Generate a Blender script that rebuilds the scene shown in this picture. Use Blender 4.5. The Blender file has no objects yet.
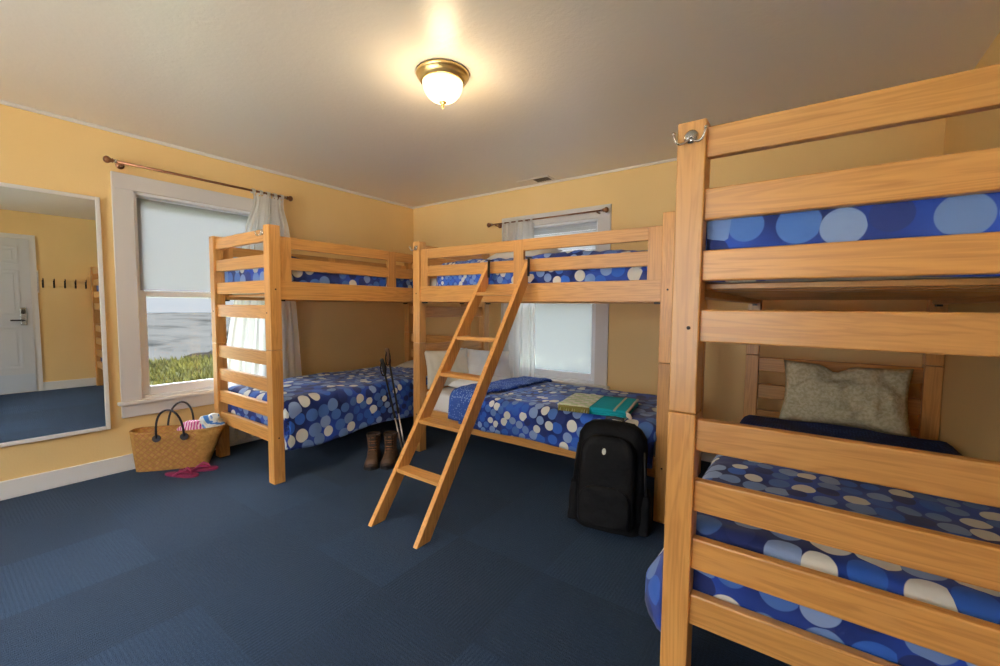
import bpy, bmesh, math, random
from mathutils import Vector, Matrix, noise
C = bpy.context.scene
D = bpy.data
PI = math.pi
random.seed(4)

# ------------------------------------------------------------------ camera
F, YAW, PITCH, ROLL = 424.6, -0.6244, -0.0619, 0.0091
cam = D.objects.new('camera', D.cameras.new('camera'))
C.collection.objects.link(cam)
sy, cy, sp, cp = math.sin(YAW), math.cos(YAW), math.sin(PITCH), math.cos(PITCH)
fw = Vector((sy*cp, cy*cp, sp)); rt = Vector((cy, -sy, 0)); up = rt.cross(fw)
c_, s_ = math.cos(ROLL), math.sin(ROLL)
r2 = c_*rt + s_*up; u2 = -s_*rt + c_*up
M = Matrix((r2, u2, -fw)).transposed().to_4x4()
M.translation = (3.9186, -3.6216, 1.2)
cam.matrix_world = M
cam.data.sensor_width = 36; cam.data.lens = F*36/1000; cam.data.clip_start = .05; cam.data.clip_end = 2000
C.camera = cam

# ------------------------------------------------------------------ world: overcast sky, brighter overhead
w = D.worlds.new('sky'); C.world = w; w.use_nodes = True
nt = w.node_tree; nt.nodes.clear()
o = nt.nodes.new('ShaderNodeOutputWorld'); bg = nt.nodes.new('ShaderNodeBackground')
tc = nt.nodes.new('ShaderNodeTexCoord'); sx = nt.nodes.new('ShaderNodeSeparateXYZ'); cr = nt.nodes.new('ShaderNodeValToRGB')
nt.links.new(tc.outputs['Generated'], sx.inputs[0]); nt.links.new(sx.outputs['Z'], cr.inputs[0])
e = cr.color_ramp.elements
e[0].position = 0.0; e[0].color = (.145, .16, .175, 1)
e[1].position = 1.0; e[1].color = (.70, .80, .92, 1)
for p_, c in ((.03, (.165, .175, .185)), (.10, (.19, .192, .195)), (.40, (.22, .225, .23)), (.62, (.62, .70, .78))):
    x = e.new(p_); x.color = (*c, 1)
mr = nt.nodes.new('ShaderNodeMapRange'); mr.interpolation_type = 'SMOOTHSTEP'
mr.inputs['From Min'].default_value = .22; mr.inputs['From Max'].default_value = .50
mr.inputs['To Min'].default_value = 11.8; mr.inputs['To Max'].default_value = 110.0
nt.links.new(sx.outputs['Z'], mr.inputs['Value']); mr2 = nt.nodes.new('ShaderNodeMapRange'); mr2.interpolation_type = 'SMOOTHSTEP'    # sky raised behind the camera as added frontal fill
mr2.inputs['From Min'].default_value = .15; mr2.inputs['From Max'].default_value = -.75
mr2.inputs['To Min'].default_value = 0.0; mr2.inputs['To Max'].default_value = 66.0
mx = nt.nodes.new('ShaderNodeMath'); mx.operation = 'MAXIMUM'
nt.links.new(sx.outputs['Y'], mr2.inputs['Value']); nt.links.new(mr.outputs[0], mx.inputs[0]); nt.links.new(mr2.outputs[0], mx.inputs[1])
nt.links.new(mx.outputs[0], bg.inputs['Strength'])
nt.links.new(cr.outputs[0], bg.inputs[0]); nt.links.new(bg.outputs[0], o.inputs[0])

sun = D.lights.new('sun', 'SUN'); sun.energy = 225.0; sun.angle = .03; sun.color = (1, .93, .8)
so = D.objects.new('sun', sun); C.collection.objects.link(so)
so.rotation_euler = (0, math.radians(38), 0)     # from +X, over the roof, onto the grass outside

C.view_settings.view_transform = 'Standard'; C.view_settings.look = 'None'
C.view_settings.exposure = -1.40; C.view_settings.gamma = 1; C.view_settings.use_curve_mapping = False
C.cycles.max_bounces = 12; C.cycles.diffuse_bounces = 8; C.cycles.transparent_max_bounces = 12
C.cycles.caustics_reflective = False; C.cycles.caustics_refractive = False
C.cycles.sample_clamp_indirect = 12

H, W, RY = 2.39, 4.535, -5.3

# ------------------------------------------------------------------ node materials
def mat(name, col=(.8, .8, .8), rough=.5, metal=0, spec=.5, **k):
    m = D.materials.new(name); m.use_nodes = True
    b = m.node_tree.nodes['Principled BSDF']
    b.inputs['Base Color'].default_value = (*col, 1); b.inputs['Roughness'].default_value = rough
    b.inputs['Metallic'].default_value = metal; b.inputs['Specular IOR Level'].default_value = spec
    for a, v in k.items(): b.inputs[a].default_value = v
    return m
class N:
    def __init__(s, m): s.t = m.node_tree; s.b = s.t.nodes.get('Principled BSDF')
    def n(s, typ, **k):
        x = s.t.nodes.new('ShaderNode'+typ)
        for a, v in k.items(): setattr(x, a, v)
        return x
    def l(s, a, b): s.t.links.new(a, b)
    def math(s, op, a, b=None, c=None):
        x = s.n('Math', operation=op)
        for i, v in enumerate((a, b, c)):
            if v is None: continue
            if isinstance(v, (int, float)): x.inputs[i].default_value = v
            else: s.l(v, x.inputs[i])
        return x.outputs[0]
    def ramp(s, f, stops, interp='LINEAR'):
        x = s.n('ValToRGB'); x.color_ramp.interpolation = interp
        e = x.color_ramp.elements
        while len(e) > 1: e.remove(e[-1])
        e[0].position = stops[0][0]; e[0].color = (*stops[0][1], 1)
        for p_, c in stops[1:]:
            q = e.new(p_); q.color = (*c, 1)
        s.l(f, x.inputs[0]); return x.outputs[0]
    def mix(s, f, a, b, blend='MIX'):
        x = s.n('Mix', data_type='RGBA', blend_type=blend)
        for i, v in ((0, f), (6, a), (7, b)):
            if isinstance(v, (int, float)): x.inputs[i].default_value = v
            elif isinstance(v, tuple): x.inputs[i].default_value = (*v, 1)
            else: s.l(v, x.inputs[i])
        return x.outputs[2]
    def bump(s, h, strength=.3, dist=.01):
        x = s.n('Bump'); x.inputs['Strength'].default_value = strength; x.inputs['Distance'].default_value = dist
        s.l(h, x.inputs['Height']); s.l(x.outputs[0], s.b.inputs['Normal'])
    def coord(s, kind='Object', scale=(1, 1, 1), loc=None):
        t = s.n('TexCoord'); mp = s.n('Mapping'); mp.inputs['Scale'].default_value = scale
        s.l(t.outputs[kind], mp.inputs[0])
        if loc is not None: s.l(loc, mp.inputs['Location'])
        return mp.outputs[0]
    def noise(s, v, scale=5, detail=3, dist=0, rough=.5):
        x = s.n('TexNoise'); x.inputs['Scale'].default_value = scale; x.inputs['Detail'].default_value = detail
        x.inputs['Distortion'].default_value = dist; x.inputs['Roughness'].default_value = rough
        s.l(v, x.inputs['Vector']); return x.outputs['Fac']

def wood(name, ax, light=(.69, .345, .096), dark=(.43, .18, .038), rough=.38):
    m = mat(name, rough=rough); q = N(m)
    oi = q.n('ObjectInfo')
    off = q.n('CombineXYZ')
    for i in range(3): q.l(q.math('MULTIPLY', oi.outputs['Random'], 37.0+11*i), off.inputs[i])
    sc = [9, 9, 9]; sc[ax] = .55
    v = q.coord('Object', sc, off.outputs[0])
    n1 = q.noise(v, 1.3, 4, 1.6)
    sc2 = [70, 70, 70]; sc2[ax] = 2.0
    v2 = q.coord('Object', sc2, off.outputs[0])
    n2 = q.noise(v2, 1.5, 3)
    rings = q.math('ABSOLUTE', q.math('SINE', q.math('MULTIPLY', n1, 26.0)))
    f = q.math('ADD', q.math('MULTIPLY', q.math('POWER', rings, 2.0), .38), q.math('MULTIPLY', n2, .85))
    f = q.math('SUBTRACT', f, .15)
    c = q.ramp(f, [(0, light), (.45, tuple((a*.7+b*.3) for a, b in zip(light, dark))), (1, dark)])
    vr = q.math('ADD', .86, q.math('MULTIPLY', oi.outputs['Random'], .26))
    hsv = q.n('HueSaturation'); q.l(c, hsv.inputs['Color']); q.l(vr, hsv.inputs['Value'])
    q.l(hsv.outputs[0], q.b.inputs['Base Color'])
    q.bump(n2, .06, .002)
    q.b.inputs['Coat Weight'].default_value = .35; q.b.inputs['Coat Roughness'].default_value = .3
    return m
WX, WY, WZ = wood('pine_x', 0), wood('pine_y', 1), wood('pine_z', 2)

def wall_mat():
    m = mat('yellow_wall', (.80, .58, .27), .5, spec=.35); q = N(m)
    v = q.coord('Object'); n = q.noise(v, 90, 3); n2 = q.noise(v, 1.2, 2)
    q.l(q.ramp(n2, [(.3, (.80, .55, .235)), (.7, (.84, .60, .275))]), q.b.inputs['Base Color'])
    q.bump(n, .18, .004); return m
WALL = wall_mat()
def ceil_mat():
    m = mat('ceiling_paint', (.84, .79, .71), .36, spec=.45); q = N(m)
    v = q.coord('Object'); n = q.noise(v, 45, 4); q.bump(n, .22, .006); return m
CEIL = ceil_mat()
def carpet_mat():
    m = mat('carpet_tiles', (.02, .04, .1), .9, spec=.25); q = N(m)
    t = q.n('TexCoord'); s = q.n('SeparateXYZ'); q.l(t.outputs['Object'], s.inputs[0])
    X = q.math('DIVIDE', s.outputs[0], .5); Y = q.math('DIVIDE', s.outputs[1], .5)
    fx, fy = q.math('FLOOR', X), q.math('FLOOR', Y)
    cb = q.n('CombineXYZ'); q.l(fx, cb.inputs[0]); q.l(fy, cb.inputs[1])
    wn = q.n('TexWhiteNoise', noise_dimensions='3D'); q.l(cb.outputs[0], wn.inputs['Vector'])
    par = q.math('MODULO', q.math('ADD', q.math('ADD', fx, fy), 100.0), 2.0)
    g = q.mix(par, s.outputs[0], s.outputs[1])
    x = q.n('SeparateColor'); q.l(g, x.inputs[0])
    rib = q.math('SINE', q.math('MULTIPLY', x.outputs[0], 420.0))
    v = q.coord('Object'); n = q.noise(v, 320, 2); n2 = q.noise(v, 45, 3); n3 = q.noise(v, 130, 2)
    f = q.math('ADD', q.math('MULTIPLY', rib, .025), q.math('ADD', q.math('ADD', .03, q.math('MULTIPLY', wn.outputs[0], .14)), q.math('ADD', q.math('MULTIPLY', n3, .35), q.math('MULTIPLY', n, .45))))
    c = q.ramp(f, [(.28, (.0022, .005, .012)), (.55, (.0078, .0215, .050)), (.82, (.036, .066, .122))])
    q.l(c, q.b.inputs['Base Color'])
    q.bump(q.math('ADD', q.math('MULTIPLY', rib, .4), q.math('MULTIPLY', n, 4.0)), .5, .004)
    q.b.inputs['Sheen Weight'].default_value = .12; q.b.inputs['Sheen Tint'].default_value = (.5, .7, 1, 1)
    return m
CARPET = carpet_mat()
WHITE = mat('white_paint', (.80, .78, .74), .4)
TRIM = mat('trim_paint', (.70, .68, .66), .45)
VINYL = mat('white_vinyl', (.85, .87, .9), .3)

def dots_mat(name='dotted_cotton', bgc=((.007, .018, .12), (.02, .075, .46))):
    m = mat(name, rough=.75, spec=.25); q = N(m)
    t = q.n('TexCoord'); s = q.n('SeparateXYZ'); q.l(t.outputs['UV'], s.inputs[0])
    U = q.math('ADD', s.outputs[0], .14); V = s.outputs[1]
    r = q.math('SQRT', q.math('ADD', q.math('MULTIPLY', U, U), q.math('MULTIPLY', V, V)))
    th = q.math('ARCTAN2', V, U); lr = q.math('LOGARITHM', r, math.e)
    cb = q.n('CombineXYZ'); q.l(lr, cb.inputs[0]); q.l(th, cb.inputs[1])
    vo = q.n('TexVoronoi', voronoi_dimensions='2D'); vo.inputs['Scale'].default_value = 22.0; vo.inputs['Randomness'].default_value = .33
    q.l(cb.outputs[0], vo.inputs['Vector'])
    sc = q.n('SeparateColor'); q.l(vo.outputs['Color'], sc.inputs[0])
    rad = q.math('ADD', .42, q.math('MULTIPLY', sc.outputs[1], .12))
    inside = q.math('MULTIPLY', q.math('SUBTRACT', rad, vo.outputs['Distance']), 40.0)
    cl = q.n('Clamp'); q.l(inside, cl.inputs[0])
    dots = q.ramp(sc.outputs[0], [(0, (.015, .03, .16)), (.16, (.03, .12, .52)), (.38, (.07, .17, .50)), (.55, (.16, .27, .56)), (.72, (.25, .36, .62)), (.84, (.74, .74, .68))], 'CONSTANT')
    nz = q.noise(q.coord('UV'), 2.5, 1)
    bgr = q.ramp(nz, [(.38, bgc[0]), (.62, bgc[1])])
    c = q.mix(cl.outputs[0], bgr, dots)
    q.l(c, q.b.inputs['Base Color'])
    n = q.noise(q.coord('Object'), 14, 3); q.bump(n, .35, .012)
    q.b.inputs['Sheen Weight'].default_value = .15
    return m
DOTS = dots_mat()
def fine_mat(name, a, b, sc=70):
    m = mat(name, rough=.8, spec=.2); q = N(m)
    vo = q.n('TexVoronoi'); vo.inputs['Scale'].default_value = sc; vo.inputs['Randomness'].default_value = .5
    q.l(q.coord('Object'), vo.inputs['Vector'])
    f = q.ramp(vo.outputs['Distance'], [(.3, b), (.42, a)]); q.l(f, q.b.inputs['Base Color'])
    n = q.noise(q.coord('Object'), 12, 3); q.bump(n, .5, .012); return m
FOLD = fine_mat('reverse_side_cotton', (.04, .10, .40), (.22, .33, .66), 60)
FOLDN = fine_mat('navy_speckled_cotton', (.008, .02, .09), (.03, .06, .20), 75)
SHEET = mat('white_sheet', (.74, .74, .72), .8, spec=.2)
N(SHEET).bump(N(SHEET).noise(N(SHEET).coord('Object'), 10, 3), .4, .01)
GREYSHEET = mat('grey_mattress_ticking', (.50, .49, .46), .8, spec=.2)
TANSHEET = mat('brown_mattress_cover', (.42, .36, .27), .8, spec=.2)
BLACK = mat('black_nylon', (.0032, .0032, .0042), .7, spec=.2)
q = N(BLACK); q.bump(q.noise(q.coord('Object'), 18, 3), .5, .012)
BLK2 = mat('black_rubber', (.008, .008, .009), .5)
CHROME = mat('brushed_steel', (.55, .53, .5), .25, 1)
DARKM = mat('dark_metal', (.03, .028, .026), .4, .8)
BRASS = mat('aged_brass', (.80, .58, .25), .36, 1)
BRONZE = mat('bronze_rod', (.20, .075, .028), .35, .4)
SILVER = mat('silver_shaft', (.6, .6, .58), .3, .9)
def sheer(name, k, t=(.9, .92, .93)):
    m = D.materials.new(name); m.use_nodes = True; q = N(m); m.node_tree.nodes.remove(q.b)
    out = m.node_tree.nodes['Material Output']
    df = q.n('BsdfDiffuse'); tl = q.n('BsdfTranslucent'); tr = q.n('BsdfTransparent')
    df.inputs[0].default_value = (*t, 1); tl.inputs[0].default_value = (*t, 1)
    a = q.n('MixShader'); a.inputs[0].default_value = .5; q.l(df.outputs[0], a.inputs[1]); q.l(tl.outputs[0], a.inputs[2])
    b = q.n('MixShader'); b.inputs[0].default_value = k; q.l(tr.outputs[0], b.inputs[1]); q.l(a.outputs[0], b.inputs[2])
    q.l(b.outputs[0], out.inputs[0]); return m
CURT = sheer('sheer_voile', .72, (.95, .95, .93))
SHADE = sheer('translucent_shade', .72, (.50, .51, .52)); BLIND = sheer('white_blind', .8, (.80, .82, .85))
FROST = sheer('misted_glass', .78, (.19, .205, .21))
def glass():
    m = D.materials.new('window_glass'); m.use_nodes = True; q = N(m); m.node_tree.nodes.remove(q.b)
    out = m.node_tree.nodes['Material Output']
    gl = q.n('BsdfGlossy'); gl.inputs['Roughness'].default_value = .02; tr = q.n('BsdfTransparent'); fr = q.n('Fresnel'); fr.inputs[0].default_value = 1.3
    b = q.n('MixShader'); q.l(fr.outputs[0], b.inputs[0]); q.l(tr.outputs[0], b.inputs[1]); q.l(gl.outputs[0], b.inputs[2])
    q.l(b.outputs[0], out.inputs[0]); return m
GLASS = glass()

# ------------------------------------------------------------------ mesh helpers
def obj(name, bm, m, parent=None, smooth=False, mods=None):
    me = D.meshes.new(name); bm.to_mesh(me); bm.free()
    if isinstance(m, (list, tuple)):
        for x in m: me.materials.append(x)
    else: me.materials.append(m)
    if smooth:
        for p in me.polygons: p.use_smooth = True
    o = D.objects.new(name, me); C.collection.objects.link(o)
    if parent is not None: o.parent = parent
    return o
def thing(name, label, cat, loc=(0, 0, 0), rot=(0, 0, 0), group=None):
    o = D.objects.new(name, None); C.collection.objects.link(o)
    o.empty_display_size = .1
    o.location = loc; o.rotation_euler = rot; o['label'] = label; o['category'] = cat
    if group: o['group'] = group
    return o
def tag(o, label, cat, group=None):
    o['label'] = label; o['category'] = cat
    if group: o['group'] = group
    return o
def struct(o): o['kind'] = 'structure'; return o
def box(bm, x0, x1, y0, y1, z0, z1, bev=0, seg=2):
    vs = [bm.verts.new((x, y, z)) for x in (x0, x1) for y in (y0, y1) for z in (z0, z1)]
    f = [(0, 1, 3, 2), (4, 6, 7, 5), (0, 4, 5, 1), (2, 3, 7, 6), (0, 2, 6, 4), (1, 5, 7, 3)]
    fs = [bm.faces.new([vs[i] for i in q]) for q in f]
    if bev:
        es = list({e for q in fs for e in q.edges})
        bmesh.ops.bevel(bm, geom=es, offset=bev, segments=seg, affect='EDGES', profile=.5)
def bx(*a, bev=0, seg=2):
    bm = bmesh.new(); box(bm, *a, bev=bev, seg=seg); return bm
def tube(bm, pts, r, n=8, caps=True):
    pts = [Vector(p) for p in pts]; rings = []
    rr = r if isinstance(r, (list, tuple)) else [r]*len(pts)
    prev = None
    for i, p in enumerate(pts):
        t = (pts[min(i+1, len(pts)-1)]-pts[max(i-1, 0)]).normalized()
        a = prev if prev is not None else (Vector((0, 0, 1)) if abs(t.z) < .9 else Vector((1, 0, 0)))
        a = (a-t*a.dot(t)).normalized(); prev = a; b = t.cross(a)
        rings.append([bm.verts.new(p+rr[i]*(math.cos(k*2*PI/n)*a+math.sin(k*2*PI/n)*b)) for k in range(n)])
    for i in range(len(rings)-1):
        for k in range(n):
            bm.faces.new((rings[i][k], rings[i][(k+1) % n], rings[i+1][(k+1) % n], rings[i+1][k]))
    if caps: bm.faces.new(rings[0][::-1]); bm.faces.new(rings[-1])
def lathe(bm, prof, n=32, c=(0, 0, 0)):
    rings = []
    for r, z in prof:
        rings.append([bm.verts.new((c[0]+max(r, .0004)*math.cos(k*2*PI/n), c[1]+max(r, .0004)*math.sin(k*2*PI/n), c[2]+z)) for k in range(n)])
    for i in range(len(rings)-1):
        for k in range(n):
            bm.faces.new((rings[i][k], rings[i][(k+1) % n], rings[i+1][(k+1) % n], rings[i+1][k]))
def loft(bm, rings, close=True, capA=True, capB=True):
    R = [[bm.verts.new(p) for p in r] for r in rings]; n = len(R[0])
    for i in range(len(R)-1):
        for k in range(n if close else n-1):
            bm.faces.new((R[i][k], R[i][(k+1) % n], R[i+1][(k+1) % n], R[i+1][k]))
    if capA: bm.faces.new(R[0][::-1])
    if capB: bm.faces.new(R[-1])
def superell(a, b, n, e=4, ph=0):
    out = []
    for k in range(n):
        t = 2*PI*k/n+ph; c, s = math.cos(t), math.sin(t)
        out.append((a*math.copysign(abs(c)**(2/e), c), b*math.copysign(abs(s)**(2/e), s)))
    return out
def solid(o, t, off=0):
    m = o.modifiers.new('solid', 'SOLIDIFY'); m.thickness = t; m.offset = off; return o
def subd(o, n=1):
    m = o.modifiers.new('sub', 'SUBSURF'); m.levels = n; m.render_levels = n; return o
def fixn(bm): bmesh.ops.recalc_face_normals(bm, faces=bm.faces); return bm

# ------------------------------------------------------------------ room shell
T = .16
struct(obj('floor', bx(-T, W+T, RY-T, T, -.1, 0), CARPET))
struct(obj('ceiling', bx(-T, W+T, RY-T, T, H, H+.12), CEIL))
WY_, WX_ = -2.195, 1.917          # window centres
HW, Z0, Z1 = .465, .50, 1.995     # opening
def wall_hole(name, along, c0, c1, wa, wb, a0, a1, z0=Z0, z1=Z1):
    bm = bmesh.new()
    def b(u0, u1, za, zb):
        if along == 'y': box(bm, c0, c1, u0, u1, za, zb)
        else: box(bm, u0, u1, c0, c1, za, zb)
    b(wa, a0, 0, H); b(a1, wb, 0, H); b(a0, a1, 0, z0); b(a0, a1, z1, H)
    return struct(obj(name, bm, WALL))
wall_hole('wall_left', 'y', -T, 0, RY-T, T, WY_-HW, WY_+HW)
wall_hole('wall_back', 'x', 0, T, 0, W, WX_-HW, WX_+HW)
wall_hole('wall_front', 'x', RY-T, RY, 0, W, .55, 3.7, .55, 2.15)  # opening made for the added fill window
struct(obj('wall_right', bx(W, W+T, RY-T, T, 0, H), WALL))
def baseboard(name, *a):
    bm = bmesh.new(); box(bm, *a, bev=.004); return struct(obj(name, bm, WHITE))
baseboard('baseboard_left', 0, .016, RY, 0, 0, .115)
baseboard('baseboard_back', 0, W, -.016, 0, 0, .115)
bm = bmesh.new(); box(bm, W-.016, W, RY, -3.86, 0, .115, bev=.004); box(bm, W-.016, W, -2.86, 0, 0, .115, bev=.004)
struct(obj('baseboard_right', bm, WHITE))
struct(obj('trim_1', bx(0, .02, RY, 0, H-.022, H, bev=.005), WHITE))
struct(obj('trim_2', bx(0, W, -.02, 0, H-.018, H, bev=.005), CEIL))

def window(name, loc, rz, hw, z0, z1, kind):
    r = D.objects.new(name, None); C.collection.objects.link(r); r.location = loc; r.rotation_euler = (0, 0, rz); struct(r)
    cw = .118
    bm = bmesh.new()
    for s in (-1, 1):
        a, b = sorted((s*hw, s*(hw+cw)))
        box(bm, a, b, -.02, 0, z0, z1+.002, bev=.003)
    box(bm, -hw-cw, hw+cw, -.022, 0, z1, z1+.108, bev=.003)
    obj('window_casing', bm, TRIM, r)
    bm = bmesh.new(); box(bm, -hw-cw-.02, hw+cw+.02, -.045, .03, z0-.022, z0, bev=.004)
    obj('window_sill', bm, WHITE, r)
    obj('apron', bx(-hw-cw, hw+cw, -.02, 0, z0-.115, z0-.022, bev=.003), TRIM, r)
    bm = bmesh.new()                                    # jamb liner
    box(bm, -hw, -hw+.018, 0, .14, z0, z1); box(bm, hw-.018, hw, 0, .14, z0, z1)
    box(bm, -hw, hw, 0, .14, z1-.018, z1); box(bm, -hw, hw, 0, .14, z0, z0+.018)
    obj('window_frame', bm, VINYL, r)
    zm = (z0+z1)/2+.02
    for nm, za, zb, y0 in (('upper_sash', zm-.02, z1-.018, .075), ('lower_sash', z0+.018, zm+.025, .035)):
        bm = bmesh.new(); i = hw-.018; sw = .042; br = .065 if nm == 'lower_sash' else .045
        box(bm, -i, -i+sw, y0, y0+.035, za, zb, bev=.004); box(bm, i-sw, i, y0, y0+.035, za, zb, bev=.004)
        box(bm, -i+sw, i-sw, y0, y0+.035, zb-.042, zb, bev=.004); box(bm, -i+sw, i-sw, y0, y0+.035, za, za+br, bev=.004)
        sa = obj(nm, bm, VINYL, r)
        g = GLASS
        if kind == 2: g = FROST if nm == 'lower_sash' else GLASS
        obj('glass_pane', bx(-i+sw-.005, i-sw+.005, y0+.015, y0+.019, za+br-.005, zb-.037), g, sa)
    if kind == 1:
        obj('roller_shade', bx(-hw+.03, hw-.03, .060, .062, zm+.03, z1-.03), SHADE, r)
    if kind == 2:
        bm = bmesh.new(); z = z1-.05
        while z > zm+.05:
            vs = [bm.verts.new(p) for p in ((-hw+.03, .050, z), (hw-.03, .050, z), (hw-.03, .066, z+.034), (-hw+.03, .066, z+.034))]
            bm.faces.new(vs); z -= .034
        solid(obj('blind', bm, BLIND, r), .0015)
    return r
window('window_1', (0, WY_, 0), PI/2, HW, Z0, Z1, 1)
window('window_2', (WX_, 0, 0), 0, HW, Z0, Z1, 2)
# unseen window added behind the camera to let in fill daylight
r = D.objects.new('window_fill', None); C.collection.objects.link(r); struct(r)
bm = bmesh.new()
box(bm, .45, .57, RY-.02, RY+.02, .5, 2.2); box(bm, 3.68, 3.8, RY-.02, RY+.02, .5, 2.2)
box(bm, .45, 3.8, RY-.02, RY+.02, 2.13, 2.25); box(bm, .45, 3.8, RY-.02, RY+.03, .45, .57); box(bm, 2.09, 2.15, RY-.06, RY-.02, .57, 2.13)
obj('window_frame', bm, WHITE, r)
obj('glass_pane', bx(.57, 3.68, RY-.05, RY-.046, .57, 2.13), GLASS, r)

# ------------------------------------------------------------------ outside
def grass_mat():
    m = mat('grass_green', rough=.8, spec=.1); q = N(m)
    n = q.noise(q.coord('Object'), 1.8, 4)
    q.l(q.ramp(n, [(.3, (.0034, .0038, .0001)), (.55, (.0105, .0112, .0003)), (.75, (.0195, .0182, .0008))]), q.b.inputs['Base Color']); return m
GRASS = grass_mat()
bm = bmesh.new(); nx, ny = 34, 60
vs = {}
for i in range(nx+1):
    for j in range(ny+1):
        x = -.25-i*7.3/nx; y = -8+j*14/ny
        z = -.12+.05*noise.noise((x*1.3, y*1.3, 0))
        if i == nx: z -= 1.2; x -= .5
        if i == nx-1: x += .25*noise.noise((y, 3, 0))
        vs[i, j] = bm.verts.new((x, y, z))
for i in range(nx):
    for j in range(ny): bm.faces.new((vs[i, j], vs[i+1, j], vs[i+1, j+1], vs[i, j+1]))
struct(obj('ground_lawn', fixn(bm), GRASS, smooth=True))
bm = bmesh.new()
for i in range(15000):
    x = -.5-7.2*random.random()**.8; y = -3.6+5.8*random.random()
    z = -.14; h = random.uniform(.08, .2); a = random.random()*PI; dx, dy = .018*math.cos(a), .018*math.sin(a)
    l = random.uniform(-.07, .07), random.uniform(-.07, .07)
    p = [bm.verts.new(v) for v in ((x-dx, y-dy, z), (x+dx, y+dy, z), (x+dx*.7+l[0]*.5, y+dy*.7+l[1]*.5, z+h*.6), (x+l[0], y+l[1], z+h))]
    bm.faces.new(p)
go = tag(obj('grass', bm, GRASS), 'bright green lawn grass seen outside the left window', 'grass'); go['kind'] = 'stuff'
def sea_mat():
    m = mat('surf', rough=.8, spec=.0); q = N(m)
    n = q.noise(q.coord('Object', (.011, .026, 1)), 2.4, 6, .6, .6)
    q.l(q.ramp(n, [(.34, (.004, .0043, .0043)), (.42, (.0078, .0081, .0083)), (.48, (.0110, .0114, .0115)), (.7, (.0127, .0130, .0132))]), q.b.inputs['Base Color']); return m
struct(obj('ground_sea', bx(-600, -18, -300, 500, -9.2, -9), sea_mat()))
ROCK = mat('wet_rock', (.004, .0036, .0032), .8, spec=0)
for (x, y, sx_, sy_, sz) in ((-88, 34, 5, 9, 1.1), (-120, 66, 6, 22, 1.6), (-150, 98, 10, 40, 3.6), (-76, 20, 2, 4, .7)):
    bm = bmesh.new(); bmesh.ops.create_icosphere(bm, subdivisions=4, radius=1)
    for v in bm.verts:
        k = 1+.45*noise.noise(v.co*2.1+Vector((x, y, 0)))
        v.co = Vector((v.co.x*sx_*k, v.co.y*sy_*k, v.co.z*sz*k))
    ro = obj('sea_rock', bm, ROCK, smooth=True); ro.location = (x, y, -9)
    tag(ro, {-88: 'low dark rock in the white surf, seen through the left window', -120: 'long dark reef beyond the surf outside the left window', -150: 'tallest brown headland rock on the sea horizon', -76: 'smallest dark rock in the surf nearest the lawn'}[x], 'rock', 'rocks in the surf')
# leafy bush outside back window
LEAF = mat('bush_leaf', (.008, .013, .007), .8, spec=0)
bm = bmesh.new()
for i in range(9000):
    a, b = random.random()*2*PI, random.random()*PI
    c = Vector((random.uniform(.1, 4.4), 2.6+.5*math.cos(a), 0))
    top = 1.0+.22*noise.noise((c.x*1.6, 5, 0))-.07*(c.x-1)
    c.z = random.uniform(-.1, top)
    d1 = Vector((random.gauss(0, 1), random.gauss(0, 1), random.gauss(0, 1))).normalized()*.05
    d2 = d1.cross(Vector((random.gauss(0, 1), random.gauss(0, 1), random.gauss(0, 1)))).normalized()*.025
    p = [bm.verts.new(v) for v in (c-d1, c+d2, c+d1, c-d2)]; bm.faces.new(p)
tag(obj('bush', bm, LEAF), 'hazy green bush outside the misted back window', 'bush')
BOUNCE_G = mat('bounce_pale_green', (.62, .74, .50), .9); BOUNCE = mat('bounce_pale_ground', (.80, .77, .70), .8)  # unseen pale ground added to bounce sunlight up onto the ceiling
struct(obj('ground_bounce_back', bx(-.2, 12, .2, 2.2, -.3, -.14), BOUNCE)); struct(obj('ground_meadow', bx(-.2, 12, 2.2, 40, -.32, -.16), GRASS))  # pale strip added for bounce at the back window; meadow beyond
struct(obj('ground_bounce_left', bx(-3.3, -.17, -9, 6, -.09, -.05), BOUNCE_G))  # added bounce strip below the left window, out of view
struct(obj('ground_bounce_rear', bx(-.1, 12, -20, RY-.2, -.2, -.08), BOUNCE))  # added bounce ground outside the fill window

# ------------------------------------------------------------------ bunk beds
Pw, BW, BL, PH = .075, .93, 2.03, 1.717
RAILS = [(1.616, 1.698), (1.446, 1.532), (1.277, 1.362), (1.105, 1.197), (.792, .884), (.614, .706), (.441, .533), (.272, .364)]
def bolt(parent, x, y, z, axis):
    bm = bmesh.new(); lathe(bm, [(.0, .0018), (.004, .0018), (.0055, 0), (.0055, -.002)], 10)
    if axis == 'y': bmesh.ops.rotate(bm, verts=bm.verts, matrix=Matrix.Rotation(PI/2, 3, 'X'))
    if axis == 'x': bmesh.ops.rotate(bm, verts=bm.verts, matrix=Matrix.Rotation(PI/2, 3, 'Y'))
    if axis == '-x': bmesh.ops.rotate(bm, verts=bm.verts, matrix=Matrix.Rotation(-PI/2, 3, 'Y'))
    bmesh.ops.translate(bm, verts=bm.verts, vec=(x, y, z)); obj('bolt', bm, DARKM, parent, True)
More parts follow.
